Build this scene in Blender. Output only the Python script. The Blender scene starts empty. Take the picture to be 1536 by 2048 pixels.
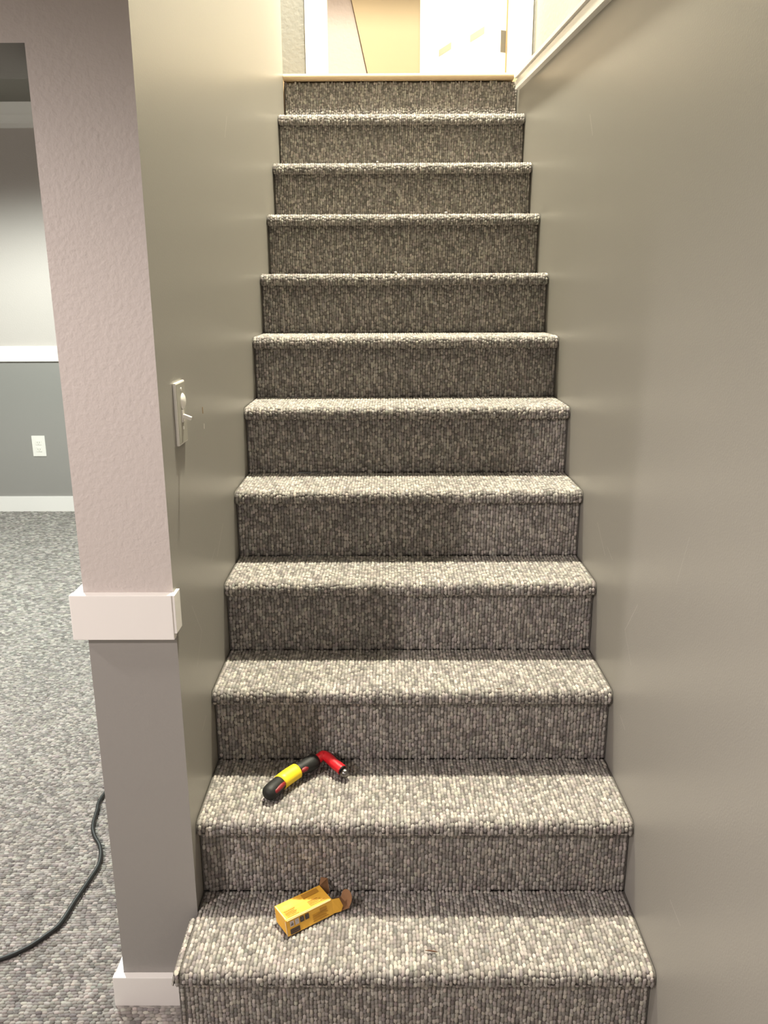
import bpy, bmesh, math, random
import numpy as np
from mathutils import Vector, Matrix
random.seed(7); RNG = np.random.default_rng(11)
scene = bpy.context.scene
C = scene.collection

# ------------------------------------------------------------------ camera
W = 0.9225            # stair width
HW = W / 2
RUN = 0.20268; RISE = 0.19; OV = 0.0315
YP = 0.373            # front plane of the wall end beside the stairs
FZ = -0.045           # basement floor
f_px, th, yaw, roll = 1630.1, 0.26433, -0.005156, -0.004116
F = Vector((math.sin(yaw)*math.cos(th), math.cos(yaw)*math.cos(th), -math.sin(th)))
R0 = Vector((math.cos(yaw), -math.sin(yaw), 0)); U0 = R0.cross(F)
Rr = R0*math.cos(roll) + U0*math.sin(roll); Uu = -R0*math.sin(roll) + U0*math.cos(roll)
cd = bpy.data.cameras.new('camera'); cam = bpy.data.objects.new('camera', cd); C.objects.link(cam)
M3 = Matrix((Rr, Uu, -F)).transposed()
cam.matrix_world = Matrix.Translation((-0.05402, -1.07558, 1.45779)) @ M3.to_4x4()
cd.sensor_fit = 'VERTICAL'; cd.sensor_height = 24; cd.lens = 24*f_px/2048; cd.clip_start = 0.02
scene.camera = cam

# ------------------------------------------------------------------ light and exposure
w = bpy.data.worlds.new('world'); scene.world = w; w.use_nodes = True
w.node_tree.nodes['Background'].inputs[0].default_value = (0.5, 0.48, 0.44, 1)
w.node_tree.nodes['Background'].inputs[1].default_value = 0.02
def lamp(name, typ, loc, energy, col, size=0.1, target=None, spot=None, blend=0.5):
    d = bpy.data.lights.new(name, typ); d.energy = energy; d.color = col
    if typ in ('POINT', 'SPOT'): d.shadow_soft_size = size
    if typ == 'AREA': d.shape = 'DISK'; d.size = size
    if spot: d.spot_size = math.radians(spot); d.spot_blend = blend
    o = bpy.data.objects.new(name, d); C.objects.link(o); o.location = loc
    if target is not None:
        o.rotation_euler = (Vector(target)-Vector(loc)).to_track_quat('-Z', 'Y').to_euler()
    return o
lamp('stairwell_lamp', 'SPOT', (0.0, 1.7, 5.2), 2100, (1.0, 0.95, 0.76), 0.09, (0.0, 1.7, 0), 140, 0.5)
lamp('hall_lamp', 'POINT', (0.1, 3.75, 4.45), 40, (1.0, 0.93, 0.80), 0.10)
lamp('basement_can_lamp', 'SPOT', (-0.30, -3.2, 2.38), 85, (1.0, 0.90, 0.87), 0.09, (-0.30, -3.2, 0), 167, 0.19)
lamp('basement_left_lamp', 'SPOT', (-2.3, -1.6, 2.38), 265, (1.0, 0.895, 0.845), 0.09, (-2.3, -1.6, 0), 164, 0.29)
lamp('basement_side_lamp', 'SPOT', (-2.2, -0.02, 2.38), 105, (1.0, 0.91, 0.87), 0.09, (-2.2, -0.02, 0), 156, 0.38)
lamp('left_room_lamp', 'SPOT', (-1.8, 2.25, 2.45), 470, (0.91, 1.0, 0.93), 0.09, (-1.8, 2.25, 0), 166, 0.3)
vs = scene.view_settings
vs.view_transform = 'Standard'; vs.look = 'None'; vs.gamma = 1; vs.use_curve_mapping = False
vs.exposure = 0.0

# ------------------------------------------------------------------ helpers
def mat(name, col, rough=0.6, bump=None, spec=0.5, metal=0.0, var=0.0, emis=None):
    m = bpy.data.materials.new(name); m.use_nodes = True
    nt = m.node_tree; b = nt.nodes['Principled BSDF']
    b.inputs['Base Color'].default_value = (*col, 1); b.inputs['Roughness'].default_value = rough
    b.inputs['Metallic'].default_value = metal; b.inputs['Specular IOR Level'].default_value = spec
    if bump or var:
        tc = nt.nodes.new('ShaderNodeNewGeometry')
    if bump:
        sc, st, dist = bump
        n = nt.nodes.new('ShaderNodeTexNoise'); n.inputs['Scale'].default_value = sc; n.inputs['Detail'].default_value = 3
        nt.links.new(tc.outputs['Position'], n.inputs['Vector'])
        bp = nt.nodes.new('ShaderNodeBump'); bp.inputs['Strength'].default_value = st; bp.inputs['Distance'].default_value = dist
        nt.links.new(n.outputs['Fac'], bp.inputs['Height']); nt.links.new(bp.outputs['Normal'], b.inputs['Normal'])
    if var:
        n2 = nt.nodes.new('ShaderNodeTexNoise'); n2.inputs['Scale'].default_value = 2.3; n2.inputs['Detail'].default_value = 4
        nt.links.new(tc.outputs['Position'], n2.inputs['Vector'])
        mx = nt.nodes.new('ShaderNodeMixRGB'); mx.inputs[1].default_value = (*[c*(1-var) for c in col], 1)
        mx.inputs[2].default_value = (*[min(1, c*(1+var)) for c in col], 1)
        nt.links.new(n2.outputs['Fac'], mx.inputs[0]); nt.links.new(mx.outputs[0], b.inputs['Base Color'])
    return m

def wall_scratch_mat(name, col, rough, segs):
    """satin paint with a few fine scuffs; each scuff is a soft line between two points (y,z) of the wall plane"""
    m = mat(name, col, rough, (260, 0.10, 0.002), var=0.03)
    nt = m.node_tree; b = nt.nodes['Principled BSDF']
    src = b.inputs['Base Color'].links[0].from_socket
    g = nt.nodes.new('ShaderNodeNewGeometry'); sp = nt.nodes.new('ShaderNodeSeparateXYZ')
    nt.links.new(g.outputs['Position'], sp.inputs[0])
    def mth(op, a, bb=None, clamp=False):
        n = nt.nodes.new('ShaderNodeMath'); n.operation = op; n.use_clamp = clamp
        for i, v in enumerate((a, bb)):
            if v is None: continue
            if isinstance(v, (int, float)): n.inputs[i].default_value = v
            else: nt.links.new(v, n.inputs[i])
        return n.outputs[0]
    tot = None
    for (y0, z0, y1, z1, wd, st) in segs:
        L2 = (y1-y0)**2 + (z1-z0)**2
        dy = mth('SUBTRACT', sp.outputs['Y'], y0); dz = mth('SUBTRACT', sp.outputs['Z'], z0)
        t = mth('ADD', mth('MULTIPLY', dy, (y1-y0)/L2), mth('MULTIPLY', dz, (z1-z0)/L2), True)
        ey = mth('SUBTRACT', dy, mth('MULTIPLY', t, y1-y0)); ez = mth('SUBTRACT', dz, mth('MULTIPLY', t, z1-z0))
        d = mth('SQRT', mth('ADD', mth('MULTIPLY', ey, ey), mth('MULTIPLY', ez, ez)))
        k = mth('MULTIPLY', mth('SUBTRACT', 1.0, mth('DIVIDE', d, wd), True), st)
        tot = k if tot is None else mth('ADD', tot, k)
    mx = nt.nodes.new('ShaderNodeMixRGB'); mx.inputs[2].default_value = (0.62, 0.60, 0.56, 1)
    nt.links.new(tot, mx.inputs[0]); nt.links.new(src, mx.inputs[1]); nt.links.new(mx.outputs[0], b.inputs['Base Color'])
    return m

SCR = [(0.856, 0.907, 0.770, 0.851, .0018, .5), (0.753, 0.875, 0.705, 0.860, .0015, .4),
       (0.503, 0.830, 0.544, 0.779, .0016, .35), (0.544, 0.779, 0.573, 0.744, .0016, .35), (0.573, 0.744, 0.513, 0.689, .0016, .35),
       (1.186, 1.888, 1.146, 1.834, .004, .35), (0.560, 0.545, 0.518, 0.533, .0016, .5), (0.184, 0.378, 0.129, 0.372, .0016, .4),
       (0.30, 0.95, 0.26, 1.05, .0013, .25)]
M = {}
GREY = (0.29, 0.276, 0.250)
M['stair'] = wall_scratch_mat('satin_grey_wall_paint', GREY, 0.36, SCR)
M['lower'] = mat('satin_grey_lower_paint', (0.28, 0.266, 0.25), 0.42, (220, 0.15, 0.002), var=0.02)
M['upper'] = mat('pale_textured_paint', (0.52, 0.468, 0.440), 0.65, (130, 0.28, 0.004), var=0.02)
M['white'] = mat('white_trim_paint', (0.80, 0.77, 0.74), 0.35, (30, 0.05, 0.002))
M['plastic'] = mat('white_plastic', (0.80, 0.77, 0.72), 0.3)
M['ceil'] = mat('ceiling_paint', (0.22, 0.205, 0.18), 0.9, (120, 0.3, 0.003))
M['soffit'] = mat('shaded_soffit', (0.13, 0.122, 0.11), 0.9, (120, 0.2, 0.003))  # shade under the bulkhead is put into this darker colour
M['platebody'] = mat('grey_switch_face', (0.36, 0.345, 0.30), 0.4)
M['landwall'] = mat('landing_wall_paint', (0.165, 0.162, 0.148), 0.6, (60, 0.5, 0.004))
M['upperwall'] = mat('stairwell_upper_paint', (0.38, 0.36, 0.32), 0.6, (60, 0.4, 0.004))
M['hallwall'] = mat('hall_wall_paint', (0.34, 0.285, 0.265), 0.8, (45, 0.6, 0.005), var=0.04)
M['tan'] = mat('smooth_tan_board', (0.30, 0.225, 0.128), 0.6, var=0.03)
M['door'] = mat('white_door_paint', (0.85, 0.83, 0.76), 0.4)
M['nose'] = mat('pale_varnished_wood', (0.56, 0.41, 0.25), 0.35, (18, 0.1, 0.002), var=0.06)
M['hinge'] = mat('satin_nickel', (0.09, 0.08, 0.062), 0.6, metal=0.0)
M['gap'] = mat('bare_wood_edge', (0.35, 0.22, 0.10), 0.7)
M['flatgrey'] = mat('flat_grey', (0.34, 0.33, 0.27), 0.7)  # plain grey of the door strips and outlet slots
M['black'] = mat('black_rubber', (0.016, 0.016, 0.015), 0.38)
M['blackgrip'] = mat('black_grip', (0.013, 0.013, 0.012), 0.55, (300, 0.3, 0.001), spec=0.3)
M['yellow'] = mat('yellow_plastic', (0.85, 0.60, 0.02), 0.45)
M['red'] = mat('red_plastic', (0.55, 0.012, 0.020), 0.3)
M['redgrip'] = mat('dark_red_inlay', (0.20, 0.010, 0.014), 0.5)
M['steel'] = mat('polished_steel', (0.22, 0.21, 0.20), 0.28, metal=1.0)
M['cord'] = mat('black_cord', (0.012, 0.012, 0.011), 0.5)
M['card'] = mat('yellow_printed_card', (0.74, 0.40, 0.045), 0.5, (70, 0.3, 0.002), var=0.10)
M['cardworn'] = mat('worn_card_edge', (0.72, 0.52, 0.28), 0.8, var=0.1)
M['brown'] = mat('brown_cardboard', (0.25, 0.125, 0.055), 0.8, (150, 0.3, 0.001), var=0.1)
M['print'] = mat('brown_print', (0.42, 0.20, 0.02), 0.6)
M['printd'] = mat('dark_print', (0.05, 0.035, 0.03), 0.6)
M['printw'] = mat('grey_print', (0.42, 0.36, 0.34), 0.6)
M['lint'] = mat('white_lint', (0.75, 0.72, 0.66), 0.9)
M['splint'] = mat('dark_brown_wood', (0.10, 0.045, 0.02), 0.7)
# carpet yarn: colour of every loop is its own (mesh attribute)
def carpet_mat():
    m = bpy.data.materials.new('looped_berber_yarn'); m.use_nodes = True
    nt = m.node_tree; b = nt.nodes['Principled BSDF']; b.inputs['Roughness'].default_value = 0.95
    b.inputs['Specular IOR Level'].default_value = 0.15
    a = nt.nodes.new('ShaderNodeAttribute'); a.attribute_name = 'yarn'
    nt.links.new(a.outputs['Color'], b.inputs['Base Color'])
    return m
M['yarn'] = carpet_mat()
def backing_mat():
    m = mat('carpet_backing', (0.12, 0.11, 0.10), 0.95, (400, 0.6, 0.004), spec=0.1)
    return m
M['backing'] = backing_mat()
def floorfar_mat():
    m = bpy.data.materials.new('looped_carpet_floor'); m.use_nodes = True
    nt = m.node_tree; b = nt.nodes['Principled BSDF']; b.inputs['Roughness'].default_value = 0.95
    g = nt.nodes.new('ShaderNodeNewGeometry'); mp = nt.nodes.new('ShaderNodeMapping'); mp.inputs['Scale'].default_value = (90, 130, 100)
    nt.links.new(g.outputs['Position'], mp.inputs['Vector'])
    v = nt.nodes.new('ShaderNodeTexVoronoi'); nt.links.new(mp.outputs[0], v.inputs['Vector']); v.inputs['Scale'].default_value = 1
    r = nt.nodes.new('ShaderNodeValToRGB'); nt.links.new(v.outputs['Color'], r.inputs[0])
    r.color_ramp.elements[0].color = (0.15, 0.14, 0.13, 1); r.color_ramp.elements[1].color = (0.38, 0.35, 0.325, 1)
    nt.links.new(r.outputs[0], b.inputs['Base Color'])
    bp = nt.nodes.new('ShaderNodeBump'); bp.inputs['Strength'].default_value = 0.8; bp.inputs['Distance'].default_value = 0.004; bp.invert = True
    nt.links.new(v.outputs['Distance'], bp.inputs['Height']); nt.links.new(bp.outputs[0], b.inputs['Normal'])
    return m
M['floorfar'] = floorfar_mat()

def link(name, me, parent=None, loc=None):
    o = bpy.data.objects.new(name, me); C.objects.link(o)
    if parent: o.parent = parent
    if loc is not None: o.location = loc
    return o
def from_bm(name, bm, mats, parent=None, smooth=False, loc=None):
    me = bpy.data.meshes.new(name); bm.normal_update(); bm.to_mesh(me); bm.free()
    for m_ in (mats if isinstance(mats, (list, tuple)) else [mats]): me.materials.append(m_)
    if smooth:
        for p in me.polygons: p.use_smooth = True
    return link(name, me, parent, loc)
def add_box(bm, x0, x1, y0, y1, z0, z1, mi=0, bev=0.0):
    vs_ = [bm.verts.new(v) for v in ((x0,y0,z0),(x1,y0,z0),(x1,y1,z0),(x0,y1,z0),(x0,y0,z1),(x1,y0,z1),(x1,y1,z1),(x0,y1,z1))]
    fs = [bm.faces.new([vs_[i] for i in q]) for q in ((3,2,1,0),(4,5,6,7),(0,1,5,4),(1,2,6,5),(2,3,7,6),(3,0,4,7))]
    for f in fs: f.material_index = mi
    if bev > 0:
        es = list({e for f in fs for e in f.edges})
        bmesh.ops.bevel(bm, geom=es, offset=bev, segments=2, affect='EDGES', profile=0.6)
    return fs
def box(name, x0, x1, y0, y1, z0, z1, m_, parent=None, bev=0.0, loc=None):
    bm = bmesh.new(); add_box(bm, x0, x1, y0, y1, z0, z1, 0, bev)
    return from_bm(name, bm, m_, parent, loc=loc)
def thing(name, label, cat, loc=(0,0,0), group=None, rotz=0):
    o = bpy.data.objects.new(name, None); C.objects.link(o); o.location = loc; o.rotation_euler = (0,0,rotz)
    o.empty_display_size = 0.05
    o['label'] = label; o['category'] = cat
    if group: o['group'] = group
    return o
def tag(o, label, cat, group=None):
    o['label'] = label; o['category'] = cat
    if group: o['group'] = group
    return o
def structure(o): o['kind'] = 'structure'; return o
def tube(bm, pts, rads, n=12, cap=True, mi=0, squash=1.0):
    """swept tube through pts with per-point radius"""
    pts = [Vector(p) for p in pts]; rings = []
    up = Vector((0, 0, 1)); prev = None
    for i, p in enumerate(pts):
        t = (pts[min(i+1, len(pts)-1)] - pts[max(i-1, 0)]).normalized()
        a = t.cross(up)
        if a.length < 1e-4: a = Vector((1, 0, 0))
        a.normalize(); b_ = a.cross(t).normalized()
        r = rads[i] if not isinstance(rads, (int, float)) else rads
        rings.append([bm.verts.new(p + a*math.cos(2*math.pi*k/n)*r + b_*math.sin(2*math.pi*k/n)*r*squash) for k in range(n)])
    for i in range(len(rings)-1):
        for k in range(n):
            f = bm.faces.new((rings[i][k], rings[i][(k+1) % n], rings[i+1][(k+1) % n], rings[i+1][k])); f.material_index = mi; f.smooth = True
    if cap:
        for r_, rev in ((rings[0], False), (rings[-1], True)):
            f = bm.faces.new(list(reversed(r_)) if not rev else r_); f.material_index = mi
    bmesh.ops.recalc_face_normals(bm, faces=bm.faces)
def spline(P, n=8):
    P = [Vector(p) for p in P]; out = []
    for i in range(len(P)-1):
        p0 = P[max(i-1, 0)]; p1 = P[i]; p2 = P[i+1]; p3 = P[min(i+2, len(P)-1)]
        for k in range(n):
            t = k/n
            out.append(0.5*((2*p1) + (p2-p0)*t + (2*p0-5*p1+4*p2-p3)*t*t + (3*p1-p0-3*p2+p3)*t**3))
    out.append(P[-1]); return out

# ------------------------------------------------------------------ carpet loops
def yarn_colors(n, dark=0.96):
    pal = np.array([(0.405, 0.375, 0.342), (0.322, 0.298, 0.274), (0.262, 0.243, 0.225), (0.22, 0.203, 0.190), (0.175, 0.161, 0.151)])
    pr = np.array([0.20, 0.24, 0.24, 0.20, 0.12])
    c = pal[RNG.choice(5, n, p=pr)]
    c = c*RNG.uniform(0.88, 1.12, (n, 1))*(1+RNG.normal(0, 0.02, (n, 3)))
    return np.clip(c*dark, 0, 1)
def loops_mesh(name, P, T, N, la, wa, ha, parent):
    """P centres, T tangents (yarn direction), N normals; la/wa/ha half length, half width, height arrays"""
    n = len(P); B = np.cross(N, T)
    K = 6; ang = np.arange(K)*2*np.pi/K
    tv = [(np.cos(a), np.sin(a), -0.15) for a in ang] + [(0.84*np.cos(a+0.0), 0.84*np.sin(a), 0.62) for a in ang] + [(0.42*np.cos(a), 0.42*np.sin(a), 1.0) for a in ang]
    tv = np.array(tv); nv = len(tv)
    V = (P[:, None, :] + T[:, None, :]*(tv[None, :, 0, None]*la[:, None, None]) + B[:, None, :]*(tv[None, :, 1, None]*wa[:, None, None])
         + N[:, None, :]*(tv[None, :, 2, None]*ha[:, None, None]))
    faces = []
    for r in (0, 6):
        for k in range(K): faces.append((r+k, r+(k+1) % K, r+6+(k+1) % K, r+6+k))
    fq = np.array(faces); cap = np.arange(12, 18)
    off = (np.arange(n)*nv)
    q = (fq[None] + off[:, None, None]).reshape(n, -1); cp = (cap[None] + off[:, None])
    loopv = np.concatenate([q, cp], axis=1).ravel().astype(np.int32)
    sizes = np.tile(np.array([4]*12 + [6], dtype=np.int32), n)
    starts = np.concatenate([[0], np.cumsum(sizes)[:-1]]).astype(np.int32)
    me = bpy.data.meshes.new(name)
    me.vertices.add(n*nv); me.vertices.foreach_set('co', V.reshape(-1).astype(np.float32))
    me.loops.add(len(loopv)); me.loops.foreach_set('vertex_index', loopv)
    me.polygons.add(len(sizes)); me.polygons.foreach_set('loop_start', starts); me.polygons.foreach_set('loop_total', sizes)
    me.polygons.foreach_set('use_smooth', np.ones(len(sizes), dtype=bool))
    me.update(calc_edges=True)
    at = me.attributes.new('yarn', 'FLOAT_COLOR', 'POINT')
    col = np.ones((n, nv, 4), dtype=np.float32); col[:, :, :3] = yarn_colors(n)[:, None, :]
    at.data.foreach_set('color', col.reshape(-1))
    me.materials.append(M['yarn'])
    o = link(name, me, parent); o['kind'] = 'stuff'
    return o

# ------------------------------------------------------------------ staircase
dz = [.0014,.0035,.0039,.0039,.0006,.0042,-.0018,-.0065,.0003,-.0012,.006,-.004]
dy = [.0007,-.0047,.0069,.0054,-.006,-.0035,-.001,.0003,.0012,-.0005,-.0025,.0036]
SY = [0] + [(i+1)*RUN + dy[i] for i in range(12)]
SZ = [FZ] + [(i+1)*RISE + dz[i] for i in range(12)]
PH = 0.0035           # pile height above the backing
stairs = thing('staircase', 'straight flight of stairs wrapped in grey flecked looped carpet', 'staircase', (0, 0.2, FZ))
def child_fix(o): o.matrix_parent_inverse = stairs.matrix_world.inverted()
bpy.context.view_layer.update()
COLW = 0.0076; LL = 0.0102
def step_profile(i):
    """polyline (y,z) of backing from the riser foot over the nosing to the tread's back"""
    zb = SZ[i-1]; zt = SZ[i] - PH; yn = SY[i] + PH; yr = SY[i] + OV
    hn = 0.030
    pts = [(yr, zb), (yr, zt-hn)]
    if i == 12: return [(yr, zb), (yr, zt-0.020)]
    # underside and rounded nosing
    pts += [(yn+0.006, zt-hn), (yn+0.0005, zt-hn+0.004)]
    r = 0.016; cy_, cz_ = yn+r, zt-r
    for k in range(0, 7):
        a = math.pi - k*math.pi/12
        pts.append((cy_+r*math.cos(a), cz_+r*math.sin(a)))
    pts.append((SY[i+1]+OV+0.001, zt))
    return pts
for i in range(1, 13):
    prof = step_profile(i)
    xl, xr = -HW+0.0015, HW-0.0015
    # backing body
    bm = bmesh.new()
    yb = (SY[i+1]+OV+0.001) if i < 12 else SY[12]+OV+0.02
    poly = prof + [(yb, SZ[i-1])] if i < 12 else prof + [(yb, SZ[12]-0.0235), (yb, SZ[11])]
    a = [bm.verts.new((xl, y, z)) for y, z in poly]; b = [bm.verts.new((xr, y, z)) for y, z in poly]
    n = len(poly)
    for k in range(n): bm.faces.new((a[k], b[k], b[(k+1) % n], a[(k+1) % n]))
    bm.faces.new(a); bm.faces.new(list(reversed(b)))
    bmesh.ops.recalc_face_normals(bm, faces=bm.faces)
    if i == 1: add_box(bm, -HW-0.010, xl, SY[1]+OV, YP-0.020, FZ, SZ[1]-PH-0.004); add_box(bm, -HW-0.012, xl, SY[1]+PH+0.004, YP-0.020, SZ[1]-PH-0.028, SZ[1]-PH-0.0005, 0, 0.004)
    st = from_bm('carpeted_step', bm, M['backing'], stairs); child_fix(st)
    # loops along the profile
    segs = [(Vector((0, *prof[k])), Vector((0, *prof[k+1]))) for k in range(len(prof)-1)]
    sl = np.array([(q-p).length for p, q in segs]); cum = np.concatenate([[0], np.cumsum(sl)])
    tot = cum[-1]; ncol = int((xr-xl-0.006)/COLW); cw = (xr-xl-0.006)/ncol
    P = []; T = []; N = []
    rows = int(tot/LL)
    for c in range(ncol):
        s = (np.arange(rows)+0.5)*tot/rows + RNG.uniform(-LL*.5, LL*.5) + RNG.uniform(-.0018, .0018, rows)
        s = np.clip(s, 0.002, tot-0.001)
        k = np.clip(np.searchsorted(cum, s)-1, 0, len(segs)-1)
        A = np.array([segs[q][0] for q in k]); D = np.array([(segs[q][1]-segs[q][0]).normalized() for q in k])
        tt = (s-cum[k])[:, None]
        p = A + D*tt
        p[:, 0] = xl+0.003+(c+0.5)*cw + RNG.normal(0, .0005, rows) + 0.0007*np.sin(s*60+c*1.7)
        nn = np.stack([np.zeros(rows), -D[:, 2], D[:, 1]], axis=1)
        wob = RNG.normal(0, 0.10, rows)
        D2 = D.copy(); D2[:, 0] += wob; D2 /= np.linalg.norm(D2, axis=1)[:, None]
        P.append(p); T.append(D2); N.append(nn)
    P = np.concatenate(P); T = np.concatenate(T); N = np.concatenate(N)
    # side loops of the bottom step, wrapped over its open left edge
    if i == 1:
        ps, ts, ns = [], [], []
        for y in np.arange(SY[1]+OV+0.005, YP-0.02, 0.0095):
            for z in np.arange(FZ+0.006, SZ[1]-0.006, 0.0085):
                ps.append((xl-0.010, y+RNG.uniform(-.002, .002), z)); ts.append((0, 0, 1)); ns.append((-1, 0, 0))
        for y in np.arange(SY[1]+0.010, YP-0.02, 0.0085):
            for k in range(4):
                aa = k*math.pi/6
                ps.append((xl-0.0135+0.006*(1-math.cos(aa)), y, SZ[1]-PH-0.026+0.008*k)); ts.append((0, 1, 0)); ns.append((-math.cos(aa), 0, math.sin(aa)))
        for y in np.arange(SY[1]+0.006, YP-0.02, 0.0098):
            ps.append((xl-0.005, y, SZ[1]-PH)); ts.append((0, 1, 0)); ns.append((-.3, 0, .95))
        for z in np.arange(SZ[1]-PH-0.026, SZ[1]-PH-.004, 0.0085):
            ps.append((xl-0.006, SY[1]+PH+.003, z)); ts.append((0, 0, 1)); ns.append((-.3, -.95, 0))
        for z in np.arange(FZ+.005, SZ[1]-PH-.034, 0.0095):
            ps.append((xl-0.005, SY[1]+OV, z)); ts.append((0, 0, 1)); ns.append((-.3, -.95, 0))
        P = np.concatenate([P, ps]); T = np.concatenate([T, ts]); N = np.concatenate([N, ns])
    m_ = len(P)
    pile = loops_mesh('loop_pile', P, T, N, RNG.uniform(.0056, .0090, m_), RNG.uniform(.0038, .0047, m_), RNG.uniform(.0020, .0036, m_), st)
# bullnose board along the landing edge
bm = bmesh.new()
ynz, zt = SY[12], SZ[12]+0.004
pr = [(ynz+0.011-0.011*math.sin(a_), zt-0.011+0.011*math.cos(a_)) for a_ in [k*math.pi/8 for k in range(9)]]
poly = pr + [(ynz+0.075, zt-0.022), (ynz+0.075, zt)]
a = [bm.verts.new((-HW+0.001, y, z)) for y, z in poly]; b = [bm.verts.new((HW-0.019, y, z)) for y, z in poly]
for k in range(len(poly)): bm.faces.new((a[k], b[k], b[(k+1) % len(poly)], a[(k+1) % len(poly)]))
bm.faces.new(a); bm.faces.new(list(reversed(b))); bmesh.ops.recalc_face_normals(bm, faces=bm.faces)
nb = from_bm('nosing_board', bm, M['nose'], stairs); child_fix(nb); nb['label'] = 'pale varnished wooden nosing board'

# ------------------------------------------------------------------ setting
CZ = 2.52; UZ = 5.45; FWY = 4.53
YE = SY[12] + 0.012          # where the left stair wall ends at the landing
fl = structure(box('floor', -5.0, HW+0.12, -5.6, FWY+0.1, FZ-0.12, FZ, M['floorfar']))
def floor_loops():
    P = []; S = []; y = -0.35
    # rows of loops run across the left room and the floor in front of the stairs
    while y < FWY-0.02:
        k = 1.0 if y < 1.9 else 1.0+min(0.5, (y-1.9)*0.6)      # yarn rows get a little coarser far away
        if y < YP-0.02: x0, x1 = -1.45, (-HW-0.018 if y > SY[1]+OV-0.01 else -0.30)
        else: x0, x1 = -1.30 - max(0, y-0.4)*0.42, -0.66
        st_ = 0.0122*k
        n = int((x1-x0)/st_)
        xs = x0 + (np.arange(n)+RNG.uniform(0, 1))*st_ + RNG.normal(0, .0014, n)
        xs = xs[(xs < x1-0.004)]
        P.append(np.stack([xs, y+RNG.normal(0, .0006, len(xs))+0.0012*np.sin(xs*40), np.full(len(xs), FZ+0.0005)], axis=1))
        S.append(np.full(len(xs), k)); y += 0.0082*k
    P = np.concatenate(P); S = np.concatenate(S); n = len(P)
    T = np.tile((1.0, 0, 0), (n, 1)); T[:, 1] = RNG.normal(0, .12, n); T /= np.linalg.norm(T, axis=1)[:, None]
    N = np.tile((0, 0, 1.0), (n, 1))
    loops_mesh('loop_pile', P, T, N, RNG.uniform(.0068, .0105, n)*S, RNG.uniform(.0040, .0050, n)*S, RNG.uniform(.0020, .0038, n), fl)
    return n
NFL = floor_loops()

def two_face_box(name, x0, x1, y0, y1, z0, z1, m_side, m_rest, sidenormal):
    bm = bmesh.new(); add_box(bm, x0, x1, y0, y1, z0, z1); bm.normal_update()
    for f in bm.faces: f.material_index = 0 if f.normal.dot(Vector(sidenormal)) > 0.9 else 1
    return from_bm(name, bm, [m_side, m_rest])
RAILZ0, RAILZ1 = 0.820, 0.910
XL = -0.632
bm = bmesh.new()
def wallpiece(x0, x1, y0, y1, z0, z1, rest):
    fs = add_box(bm, x0, x1, y0, y1, z0, z1)
    bm.normal_update()
    for f in fs: f.material_index = 0 if f.normal.x > 0.9 else rest
wallpiece(XL, -HW, YP, YE, FZ, RAILZ0+0.04, 1); wallpiece(XL, -HW, YP, YE, RAILZ0+0.04, UZ, 2)
structure(from_bm('wall_left', bm, [M['stair'], M['lower'], M['upper']]))
# front wall above the opening on the left
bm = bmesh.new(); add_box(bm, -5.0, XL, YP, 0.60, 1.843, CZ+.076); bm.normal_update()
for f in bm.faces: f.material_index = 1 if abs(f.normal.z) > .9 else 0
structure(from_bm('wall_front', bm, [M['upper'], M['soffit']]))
# wall right of the stairs, up to the ledge cap (its top slopes slightly)
def zled(y): return 2.262 - (2.40-y)*0.0812
bm = bmesh.new()
ys = [-5.6, YE+0.05]; 
v = [bm.verts.new(q) for q in ((HW,-5.6,FZ),(HW,2.50,FZ),(HW,2.50,zled(2.5)-0.02),(HW,0.2,zled(0.2)-0.02),(HW,0.2,CZ),(HW,-5.6,CZ))]
v2 = [bm.verts.new((HW+0.14, q.co.y, q.co.z)) for q in v]
bm.faces.new(list(reversed(v))); bm.faces.new(v2)
for k in range(6): bm.faces.new((v[k], v[(k+1) % 6], v2[(k+1) % 6], v2[k]))
bmesh.ops.recalc_face_normals(bm, faces=bm.faces)
structure(from_bm('wall_right', bm, M['stair']))
# ledge cap on the right wall: a face board, a groove, a cap
bm = bmesh.new()
def sloped(x0, x1, y0, y1, za, zb, e=0.0):
    vs_ = [bm.verts.new(q) for q in ((x0,y0,zled(y0)+za),(x1,y0,zled(y0)+za),(x1,y1,zled(y1)+za),(x0,y1,zled(y1)+za),
                                      (x0,y0,zled(y0)+zb),(x1,y0,zled(y0)+zb),(x1,y1,zled(y1)+zb),(x0,y1,zled(y1)+zb))]
    for q in ((3,2,1,0),(4,5,6,7),(0,1,5,4),(1,2,6,5),(2,3,7,6),(3,0,4,7)): bm.faces.new([vs_[k] for k in q])
sloped(HW-0.017, HW+0.001, 0.2, 2.405, -0.052, -0.020)
sloped(HW-0.012, HW+0.001, 0.2, 2.405, -0.020, -0.012)
sloped(HW-0.021, HW+0.14, 0.2, 2.405, -0.012, 0.0)
bmesh.ops.recalc_face_normals(bm, faces=bm.faces)
structure(from_bm('trim_1', bm, M['white']))
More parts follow.
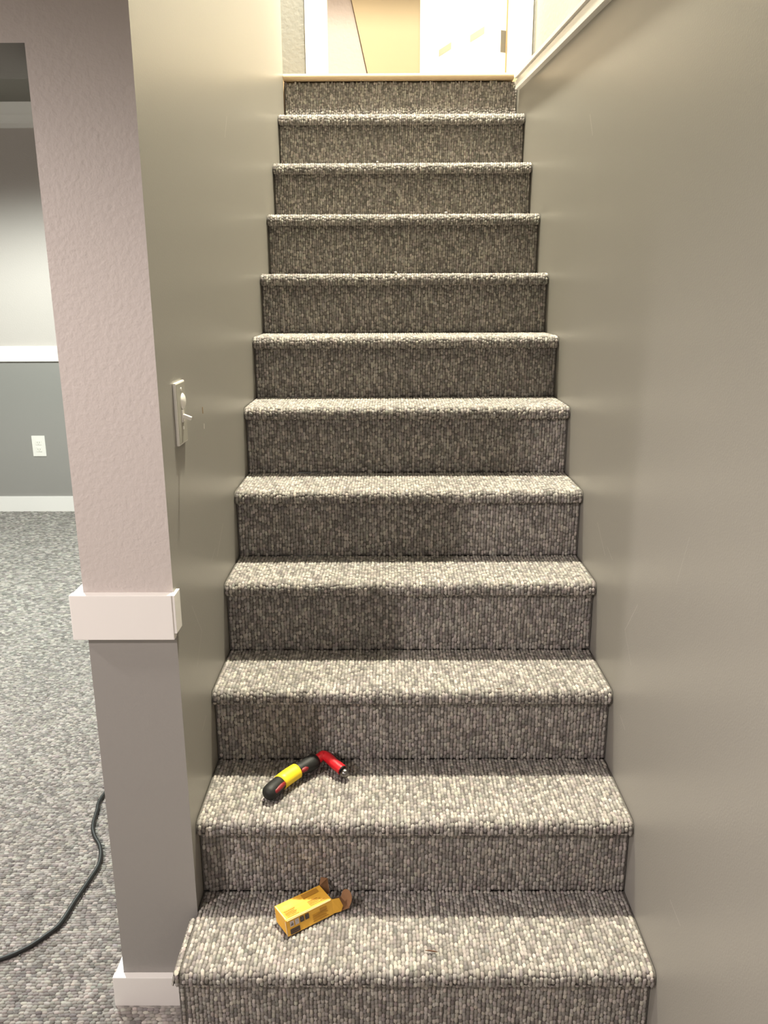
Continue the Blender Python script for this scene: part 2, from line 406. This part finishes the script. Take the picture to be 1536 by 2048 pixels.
# upper walls of the stairwell, set back behind the ledge
structure(box('wall_upper_right', 0.600, 0.72, 0.08, 2.945, 1.95, UZ, M['upperwall']))
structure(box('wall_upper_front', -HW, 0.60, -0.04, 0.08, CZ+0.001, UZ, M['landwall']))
DY0, DY1 = 2.945, 3.065
OPL, OPR, DTOP = -0.345, 0.502, SZ[12]+2.04
LZ = SZ[12]+0.004
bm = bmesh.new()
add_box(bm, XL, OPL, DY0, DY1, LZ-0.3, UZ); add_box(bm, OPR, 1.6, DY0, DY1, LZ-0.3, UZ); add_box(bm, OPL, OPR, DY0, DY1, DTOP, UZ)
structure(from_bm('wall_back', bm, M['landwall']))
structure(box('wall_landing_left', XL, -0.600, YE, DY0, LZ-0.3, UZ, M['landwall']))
structure(box('floor_landing', -0.600, 0.72, SY[12]+0.075, 5.3, LZ-0.25, LZ, M['nose']))
structure(box('ceiling_upper', XL, 1.75, 0.08, 5.4, UZ, UZ+0.1, M['white']))
structure(box('wall_hall_back', XL, 1.7, 4.60, 4.72, LZ-0.3, UZ, M['hallwall']))
structure(box('wall_hall_left', XL-.001, XL+.05, DY1, 4.60, LZ-0.3, UZ, M['hallwall']))
structure(box('wall_hall_right', 1.6, 1.72, DY1, 4.60, LZ-0.3, UZ, M['hallwall']))
structure(box('floor_hall', 0.72, 1.6, DY1, 4.60, LZ-0.25, LZ, M['nose']))
# casing of the doorway
bm = bmesh.new(); add_box(bm, -0.414, -0.322, 2.93, 2.945, LZ, DTOP+0.02, 0, .003); add_box(bm, OPL-.001, -0.322, DY0, DY1, LZ, DTOP)
structure(from_bm('trim_2', bm, M['white']))
bm = bmesh.new(); add_box(bm, 0.494, 0.5865, 2.93, 2.945, LZ, DTOP+0.02, 0, .003); add_box(bm, 0.494, OPR+.001, DY0, DY1, LZ, DTOP)
structure(from_bm('trim_3', bm, M['white']))
structure(box('trim_4', -0.414, 0.5865, 2.93, 2.945, DTOP+0.02, DTOP+0.11, M['white'], bev=.003))
# open door
ph = math.radians(65); DW, DT = 0.80, 0.035
pvx, pvy = 0.493, 3.072
door = bpy.data.objects.new('door_1', None); C.objects.link(door); door.location = (pvx, pvy, LZ+0.008); structure(door)
door.rotation_euler = (0, 0, -ph)      # closed door runs towards -x
box('door_panel', -DW, 0, -DT, 0, 0, 2.02, M['door'], door, bev=.0015)
for hz in (0.22, 1.75):
    hg = box('hinge', -0.0005, 0.0012, -DT+0.002, -0.001, hz+0.0, hz+0.090, M['hinge'], door, bev=.0005)
    bm = bmesh.new(); tube(bm, [(0.003, 0.004, hz-0.002), (0.003, 0.004, hz+0.092)], 0.0055, 10)
    from_bm('hinge_knuckle', bm, M['hinge'], hg)
box('wood_edge', -0.0002, 0.0028, -0.006, 0.0, 0.0, 2.02, M['gap'], door)
for (u0, z0, u1, z1) in ((-0.585, 0.335, -0.455, 0.345), (-0.27, 0.325, -0.14, 0.335)):  # two flat grey parallelograms on the door face
    bm = bmesh.new(); q = [(u0, z0), (u1, z0+0.006), (u1, z0+0.036), (u0, z0+0.030)]
    a = [bm.verts.new((x, -DT-0.0008, z)) for x, z in q]; b = [bm.verts.new((x, -DT, z)) for x, z in q]
    bm.faces.new(a); bm.faces.new(list(reversed(b)))
    for k in range(4): bm.faces.new((a[k], b[k], b[(k+1) % 4], a[(k+1) % 4]))
    bmesh.ops.recalc_face_normals(bm, faces=bm.faces)
    from_bm('door_strip', bm, M['flatgrey'], door)['label'] = 'faint grey strip'
# tan board leaning behind the doorway
bm = bmesh.new()
def leanx(z): return -0.168 - (z-2.751)*0.2336
tl = [(leanx(LZ), LZ+.001), (0.95, LZ+.001), (0.95, LZ+1.9), (leanx(LZ+1.9), LZ+1.9)]
a = [bm.verts.new((x, 4.570+(z-LZ)*0.010, z)) for x, z in tl]; b = [bm.verts.new((x, 4.577+(z-LZ)*0.010, z)) for x, z in tl]
bm.faces.new(a); bm.faces.new(list(reversed(b)))
for k in range(4): bm.faces.new((a[k], b[k], b[(k+1) % 4], a[(k+1) % 4]))
bmesh.ops.recalc_face_normals(bm, faces=bm.faces)
tag(from_bm('leaning_board', bm, M['tan']), 'large smooth tan board with a slanted left edge, behind the open doorway', 'board')

# far room and room behind the camera
bm = bmesh.new()
add_box(bm, -5.0, XL, FWY, FWY+0.12, FZ, 1.06, 1); add_box(bm, -5.0, XL, FWY, FWY+0.12, 1.06, CZ+0.1, 0)
structure(from_bm('wall_far_left', bm, [M['upper'], M['lower']]))
bm = bmesh.new()
add_box(bm, -5.12, -5.0, -5.6, FWY, FZ, 0.9, 1); add_box(bm, -5.12, -5.0, -5.6, FWY, 0.9, CZ+0.1, 0)
structure(from_bm('wall_side_left', bm, [M['upper'], M['lower']]))
bm = bmesh.new()
add_box(bm, -5.0, HW, -5.72, -5.6, FZ, 0.9, 1); add_box(bm, -5.0, HW, -5.72, -5.6, 0.9, CZ+0.1, 0)
structure(from_bm('wall_behind', bm, [M['upper'], M['lower']]))
structure(box('ceiling', -5.0, HW+0.12, -5.6, -0.04, CZ, CZ+0.12, M['ceil']))
structure(box('ceiling_left', -5.0, XL, -0.04, FWY, CZ+0.076, CZ+0.19, M['ceil']))
structure(box('ceiling_front', XL, HW+0.12, -0.04, YP-0.30, CZ, CZ+0.12, M['ceil']))
structure(box('wall_under_landing', XL, HW, YE+0.05, YE+0.15, FZ, LZ-0.26, M['lower']))
# far room trims: chair rail, baseboard, stepped crown
structure(box('trim_5', -4.99, XL, FWY-0.018, FWY, 1.008, 1.112, M['white'], bev=.002))
structure(box('baseboard_far', -4.99, XL, FWY-0.014, FWY, FZ, 0.065, M['white'], bev=.002))
bm = bmesh.new()
pr = [(FWY, 2.464), (FWY-0.014, 2.464), (FWY-0.018, 2.490), (FWY-0.030, 2.497), (FWY-0.060, 2.530), (FWY-0.064, 2.540), (FWY-0.105, CZ+0.076), (FWY, CZ+0.076)]
a = [bm.verts.new((-4.99, y, z)) for y, z in pr]; b = [bm.verts.new((XL, y, z)) for y, z in pr]
for k in range(len(pr)): bm.faces.new((a[k], b[k], b[(k+1) % len(pr)], a[(k+1) % len(pr)]))
bm.faces.new(a); bm.faces.new(list(reversed(b))); bmesh.ops.recalc_face_normals(bm, faces=bm.faces)
structure(from_bm('trim_6', bm, M['white']))
# rail around the wall end
bm = bmesh.new()
add_box(bm, XL-0.021, -HW+0.001, YP-0.019, YP, RAILZ0, RAILZ1, 0, .0015)
add_box(bm, XL-0.019, XL, YP, YE-.2, RAILZ0, RAILZ1, 0, .0015)
add_box(bm, -HW, -HW+0.0065, YP-0.017, YP+0.022, RAILZ0+0.012, RAILZ1-0.001, 0, .001)
structure(from_bm('trim_7', bm, M['white']))
bm = bmesh.new()
add_box(bm, XL-0.020, -HW-0.020, YP-0.016, YP, FZ, 0.030, 0, .0015)
add_box(bm, XL-0.018, XL, YP, YE-.2, FZ, 0.030, 0, .0015)
structure(from_bm('baseboard_left', bm, M['white']))

# ------------------------------------------------------------------ light switch
sw = thing('light_switch', 'white edged switch plate with a toggle and a round dial on the stair wall', 'switch', (-HW, 0.507, 1.231))
bm = bmesh.new(); add_box(bm, 0, 0.006, -0.035, 0.035, -0.0605, 0.0605, 0, .0022); from_bm('plate', bm, M['plastic'], sw)
box('plate_face', 0.0058, 0.0066, -0.0325, 0.0325, -0.0575, 0.0575, M['platebody'], sw, bev=.0003)['label'] = 'grey face of the plate'  # the face has its own warm grey inside the white edge
bm = bmesh.new(); bmesh.ops.create_uvsphere(bm, u_segments=20, v_segments=12, radius=1)
for v_ in bm.verts: v_.co = Vector((0.0055+v_.co.x*0.0065, 0.010+v_.co.y*0.0165, 0.021+v_.co.z*0.0165))
from_bm('dial', bm, M['plastic'], sw, smooth=True)
bm = bmesh.new(); add_box(bm, 0.005, 0.009, -0.006, 0.008, -0.018, 0.006, 0, .001)
from_bm('toggle_collar', bm, M['plastic'], sw)
bm = bmesh.new(); add_box(bm, 0, 0.019, -0.004, 0.004, -0.0038, 0.0038, 0, .0015)
tg = from_bm('toggle', bm, M['plastic'], sw); tg.location = (0.006, 0.001, -0.005); tg.rotation_euler = (0, math.radians(22), 0)
for zz in (-0.030, 0.046):
    bm = bmesh.new(); bmesh.ops.create_cone(bm, cap_ends=True, segments=14, radius1=.0034, radius2=.0028, depth=.002, matrix=Matrix.Translation((0.0068, 0.001, zz)) @ Matrix.Rotation(math.pi/2, 4, 'Y'))
    from_bm('screw', bm, M['plastic'], sw)
# nail pops in the paint beside the switch
pm = box('paint_patch', -0.0, 0.0006, -0.0015, 0.0015, -0.006, 0.006, M['plastic'], loc=(-HW, 0.716, 1.171)); tag(pm, 'small pale filler spot on the stair wall right of the switch', 'filler spot')
pm = box('paint_patch', -0.0, 0.0008, -0.0015, 0.0015, -0.007, 0.007, M['gap'], loc=(-HW, 0.711, 1.207)); tag(pm, 'small dark dent mark above the pale filler spot right of the switch', 'wall mark')

# ------------------------------------------------------------------ outlet on the far wall
ou = thing('wall_outlet', 'white duplex power outlet on the dark lower far wall', 'outlet', (-2.489, FWY, 0.4255))
box('plate', -0.046, 0.046, -0.006, 0, -0.0725, 0.0725, M['plastic'], ou, bev=.002)
for zz in (0.024, -0.024):
    rc = box('receptacle', -0.020, 0.020, -0.0085, -0.005, zz-0.017, zz+0.017, M['plastic'], ou, bev=.003)
    bm = bmesh.new(); add_box(bm, -0.009, -0.006, -0.0090, -0.0084, zz-0.004, zz+0.008); add_box(bm, 0.006, 0.009, -0.0090, -0.0084, zz-0.004, zz+0.008)
    add_box(bm, -0.002, 0.002, -0.0090, -0.0084, zz-0.011, zz-0.007)
    from_bm('slot', bm, M['flatgrey'], rc)

# ------------------------------------------------------------------ power cord
cp = [(-0.932, 1.121), (-0.925, 1.033), (-0.912, 0.963), (-0.891, 0.918), (-0.864, 0.879), (-0.847, 0.839), (-0.839, 0.793), (-0.844, 0.739),
      (-0.853, 0.662), (-0.861, 0.586), (-0.882, 0.546), (-0.905, 0.515), (-0.931, 0.492), (-0.958, 0.476)]
pts = [(-0.78, 1.62, 0), (-0.88, 1.36, 0)] + [(x, y, 0) for x, y in cp] + [(-1.02, 0.445, 0), (-1.12, 0.40, 0), (-1.30, 0.38, 0), (-1.6, 0.42, 0)]
pts = [(x, y, FZ+0.0095) for x, y, _ in pts]
bm = bmesh.new(); tube(bm, spline(pts, 8), 0.0056, 10)
tag(from_bm('power_cord', bm, M['cord']), 'thin black power cord snaking over the grey carpet left of the wall end', 'cord')

# ------------------------------------------------------------------ angled ratchet screwdriver on the third visible step
TZ = SZ[2]
sd = thing('screwdriver', 'black and yellow grip tool with a red bent neck lying on the carpeted step', 'hand tool', (-0.24, 0.56, TZ))
bpy.context.view_layer.update()
def sdp(name, bm, m_, parent=sd, smooth=True, label=None):
    o = from_bm(name, bm, m_, parent)
    o.matrix_parent_inverse = Matrix.Translation((0.24, -0.56, -TZ)) if parent is sd else Matrix()
    if label: o['label'] = label
    return o
A0 = Vector((-0.316, 0.478, TZ+0.019)); A1 = Vector((-0.233, 0.588, TZ+0.024)); ax = (A1-A0).normalized(); Lh = (A1-A0).length
side = ax.cross(Vector((0, 0, 1))).normalized()
def hp(t, s=0.0, h=0.0): return A0 + ax*(t*Lh) + side*s + Vector((0, 0, h))
def bend(t): return 0.008*math.sin(math.pi*min(max(t, 0), 1))   # gentle arc of the handle
def grip(ts, rs): 
    bm = bmesh.new(); tube(bm, [hp(t, -bend(t)) for t in ts], rs, 20, squash=.92); return bm
ts = [-0.075, -0.068, -0.045, 0.0, 0.08, 0.18, 0.27, 0.33]
sdp('handle_end', grip(ts, [.003, .0085, .0135, .0172, .0185, .0180, .0172, .0172]), M['blackgrip'], label='black rubber grip end')
sdp('grip_band', grip([0.30, 0.305, 0.40, 0.55, 0.66, 0.70, 0.705], [.0165, .0185, .0188, .0188, .0186, .0184, .0160]), M['yellow'], label='yellow band of the grip')
sdp('collar', grip([0.69, 0.70, 0.78, 0.88, 0.96, 1.03, 1.10, 1.13], [.0155, .0165, .0158, .0172, .0186, .0192, .0165, .011]), M['blackgrip'], label='black flared collar')
# red inlay on the grip's lower side
bm = bmesh.new()
tube(bm, [hp(t, 0.0138-bend(t), 0.0045) for t in (0.03, 0.06, 0.14, 0.22, 0.30)], [.002, .0055, .0062, .0062, .005], 12); sdp('inlay', bm, M['redgrip'], label='dark red inlay stripe')
bm = bmesh.new()
tube(bm, [hp(t, 0.0128-bend(t), 0.0035) for t in (0.70, 0.74, 0.80, 0.88)], [.004, .0058, .006, .002], 12); sdp('inlay', bm, M['redgrip'], label='dark red inlay stripe')
# neck: short stub, elbow, straight arm
B0 = Vector((-0.222, 0.596, TZ+0.026)); B1 = Vector((-0.203, 0.610, TZ+0.030)); B2 = Vector((-0.160, 0.566, TZ+0.020))
bm = bmesh.new(); tube(bm, spline([B0, B1+Vector((-.006, -.001, 0)), B1+Vector((.004, -.003, 0)), B1*0.45+B2*0.55, B2], 6), 
     [0.0115]*6+[0.0125]*6+[0.0125]*6+[0.0128]*7, 8, squash=.9); sdp('neck', bm, M['red'], label='bright red bent neck')
nd = (B2-B1).normalized(); ns_ = nd.cross(Vector((0, 0, 1))).normalized()
bm = bmesh.new(); tube(bm, [B1+Vector((-.012, .004, .002)), B1+Vector((0, .006, .002)), B1-ns_*0.0095+nd*0.012, B1-ns_*0.0105+nd*0.034, B1-ns_*0.009+nd*0.048], [.005, .0085, .0078, .0065, .002], 10)
sdp('lock_button', bm, M['black'], label='black back edge of the neck')
bm = bmesh.new(); tube(bm, [B2-nd*0.001, B2+nd*0.002], [.0112, .0100], 16); sdp('end_ring', bm, M['blackgrip'])
bm = bmesh.new(); bmesh.ops.create_uvsphere(bm, u_segments=20, v_segments=14, radius=0.0112, matrix=Matrix.Translation(B2+nd*0.0085+Vector((0, 0, -.003))))
for f in bm.faces: f.smooth = True
tip = sdp('bit_holder', bm, M['steel'], label='round shiny steel bit holder')

# ------------------------------------------------------------------ yellow cardboard box on the bottom step
BZ = SZ[1] + 0.0025
by = 0.6165; bL, bD, bH = 0.1082, 0.0502, 0.0321
cb = thing('cardboard_box', 'small yellow printed cardboard box with open brown flaps on the bottom step', 'box', (-0.2589, 0.2955, BZ), rotz=by)
def slab(name, quad, m_, parent=cb, th_=0.0006, label=None):
    """thin sheet from a loop of points, given thickness along its normal"""
    q = [Vector(p) for p in quad]; nrm = (q[1]-q[0]).cross(q[2]-q[0]).normalized()*th_
    bm = bmesh.new(); a = [bm.verts.new(p) for p in q]; b = [bm.verts.new(p-nrm) for p in q]
    bm.faces.new(a); bm.faces.new(list(reversed(b)))
    for k in range(len(q)): bm.faces.new((a[k], b[k], b[(k+1) % len(q)], a[(k+1) % len(q)]))
    bmesh.ops.recalc_face_normals(bm, faces=bm.faces)
    o = from_bm(name, bm, m_, parent)
    if label: o['label'] = label
    return o
sk = 0.008   # the box is squashed a little backwards
# carton sleeve (top, bottom, front, back, closed left end)
bm = bmesh.new()
def cv(x, y, z): 
    return (x, y+sk*z/bH, z)
nx, ny, nz = 8, 5, 3
def sheet(fn, nu, nv_, mi=0):
    g = [[bm.verts.new(fn(u/nu, v_/nv_)) for v_ in range(nv_+1)] for u in range(nu+1)]
    for u in range(nu):
        for v_ in range(nv_):
            f = bm.faces.new((g[u][v_], g[u+1][v_], g[u+1][v_+1], g[u][v_+1])); f.material_index = mi
def dent(u, v): return -0.0012*math.sin(math.pi*u)*math.sin(math.pi*v) - 0.0018*math.exp(-((u-.12)**2+(v-.5)**2)*30)
sheet(lambda u, v: cv(u*bL, v*bD, bH+dent(u, v)), nx, ny)
sheet(lambda u, v: cv(u*bL, 0.0008*math.sin(math.pi*u)*math.sin(math.pi*v), v*bH), nx, nz)
sheet(lambda u, v: cv(u*bL, bD, v*bH), nx, nz)
sheet(lambda u, v: cv(u*bL, v*bD, 0.0), nx, ny)
sheet(lambda u, v: cv(0.0022*math.sin(math.pi*v)*math.sin(math.pi*u), u*bD, v*bH), ny, nz)
bmesh.ops.remove_doubles(bm, verts=bm.verts, dist=0.0002)
bmesh.ops.recalc_face_normals(bm, faces=bm.faces)
carton = from_bm('carton', bm, M['card'], cb)
sol = carton.modifiers.new('thick', 'SOLIDIFY'); sol.thickness = 0.0007; sol.offset = -1
# inside is brown
slab('inner_liner', [cv(bL-.0004, .001, .001), cv(bL-.0004, bD-.001, .001), cv(bL-.0004, bD-.001, .0016), cv(bL-.0004, .001, .0016)], M['brown'])
# flaps on the open right end
slab('side_flap', [cv(bL, 0, .001), cv(bL+.016, -.005, .002), cv(bL+.0225, -.004, .011), cv(bL+.017, -.002, bH-.004), cv(bL, 0, bH-.001)], M['card'], label='yellow side flap bent outward')
slab('side_flap', [cv(bL, bD-.006, .008), cv(bL, bD, bH-.001), cv(bL+.0145, bD+.0175, bH+.002), cv(bL+.0250, bD+.008, bH+.001), cv(bL+.0195, bD-.004, .010)], M['brown'], label='brown inner face of the far side flap')
arc = [(bL+.034, -.0065, .0042)]
for k in range(11):
    a_ = -math.pi/2 + math.pi*k/10
    arc.append((bL+.0385+.0075*math.cos(a_), .0110+.0185*math.sin(a_), .0140+.0150*math.cos(a_)))
arc.append((bL+.036, .0285, .0060))
slab('tuck_flap', [(bL-.001, .001, .0008), (bL+.034, -.008, .004), (bL+.036, .030, .006), (bL-.001, bD-.008, .0008)], M['brown'], label='brown inner face of the long flap')
slab('tuck_tongue', arc, M['brown'], label='rounded brown tuck tongue standing up')
# torn worn left end edge
slab('worn_corner', [(-.0008, -.0006, .001), (-.0008, .0035, .004), (-.0006, .0035+sk*.9, bH-.004), (-.0008, -.0006+sk, bH-.001)], M['cardworn'], label='pale scuffed corner edge')
slab('worn_edge', [cv(.002, -.0008, bH-.0016), cv(bL-.002, -.0008, bH-.0012), cv(bL-.002, .0012, bH+.0007), cv(.002, .0020, bH+.0007)], M['cardworn'], th_=.0003, label='pale scuffed top front edge')
slab('worn_edge', [cv(.0005, .003, bH+.0006), cv(.0028, .004, bH+.0006), cv(.0026, bD-.003, bH+.0006), cv(.0003, bD-.002, bH+.0006)], M['cardworn'], th_=.0003, label='pale scuffed top left edge')
# printing: flat ink on the faces
def ink(name, rects, m_, face):
    bm = bmesh.new()
    for (u0, v0, u1, v1) in rects:
        if face == 'front': q = [(u0, v0), (u1, v0), (u1, v1), (u0, v1)]; P_ = [cv(u, -.0007, v) for u, v in q]
        else: q = [(u0, v0), (u1, v0), (u1, v1), (u0, v1)]; P_ = [cv(u, v, bH+.0004) for u, v in q]
        bm.faces.new([bm.verts.new(p) for p in P_])
    o = from_bm(name, bm, m_, carton)
    if len(rects) > 1: o['kind'] = 'stuff'
    return o
pict = [(.0075+.0118*k, .0165, .0165+.0118*k, .0275) for k in range(4)]
for k in range(4): ink('pictogram', [pict[k]], M['printw'] if k < 2 else M['printd'], 'front')
ink('pictogram_detail', [(.0095, .0185, .0150, .0215), (.0110, .0215, .0140, .0245)], M['printd'], 'front')
ink('pictogram_detail', [(.0215, .0190, .0255, .0250)], M['lint'], 'front')
ink('pictogram_detail', [(.0330, .0205, .0385, .0215), (.0350, .0225, .0370, .0255), (.0450, .0195, .0500, .0245)], M['printw'], 'front')
ink('dark_panel', [(.0065, .0015, .0285, .0120)], M['printd'], 'front')
ink('print_line', [(.009, .0045, .026, .0055), (.009, .0075, .022, .0085)], M['print'], 'front')
ink('print_line', [(.060, .004+.0042*k, .096-.004*(k % 2), .0048+.0042*k+.0012) for k in range(4)] + [(.078, .017, .094, .0245)], M['print'], 'front')
bmr = []
for k in range(5): bmr.append((.008, .006+.0045*k, .034-.003*(k % 2), .0075+.0045*k))
for k in range(4): bmr.append((.062, .008+.0042*k, .090-.005*(k % 2), .0094+.0042*k))
ink('printed_panel', [(.060, .034, .098, .0465)], M['print'], 'top')
bmr += [(.088, .006, .100, .0075), (.088, .010, .098, .0113)]
ink('print_line', bmr, M['print'], 'top')

# ------------------------------------------------------------------ crumbs on the carpet
def lint(loc, label):
    bm = bmesh.new(); bmesh.ops.create_icosphere(bm, subdivisions=2, radius=0.0045)
    for v_ in bm.verts: v_.co *= random.uniform(0.6, 1.25); v_.co.z *= 0.6
    o = from_bm('lint_tuft', bm, M['lint'], loc=loc); tag(o, label, 'lint')
lint((-.088, SY[10]+.012, SZ[10]+.003), 'small white lint tuft on the second carpeted nosing below the landing')
lint((.144, SY[9]+.012, SZ[9]+.003), 'small white lint tuft on the third carpeted nosing below the landing')
lint((-.027, SY[8]+.012, SZ[8]+.003), 'small white lint tuft on the fourth carpeted nosing below the landing')
bm = bmesh.new(); tube(bm, [(-.012, .001, .0025), (-.004, 0, .003), (.006, -.002, .003), (.013, -.003, .0022)], [.0006, .0014, .0016, .0005], 6)
tag(from_bm('wood_splinter', bm, M['splint'], loc=(.029, .258, SZ[1]+.001)), 'tiny dark brown splinter on the bottom step right of the yellow box', 'splinter')
bm = bmesh.new(); tube(bm, [(-.007, .001, .0025), (.0, 0, .003), (.008, -.001, .0022)], [.0005, .0013, .0005], 6)
tag(from_bm('wood_splinter', bm, M['splint'], loc=(.199, .622, SZ[3]+.001)), 'tiny brown fleck on the step above the tool, towards the right wall', 'splinter')
print('floor loops', NFL, 'tris', sum(len(o.data.loop_triangles) if o.type == 'MESH' and not o.data.calc_loop_triangles() else 0 for o in C.objects))
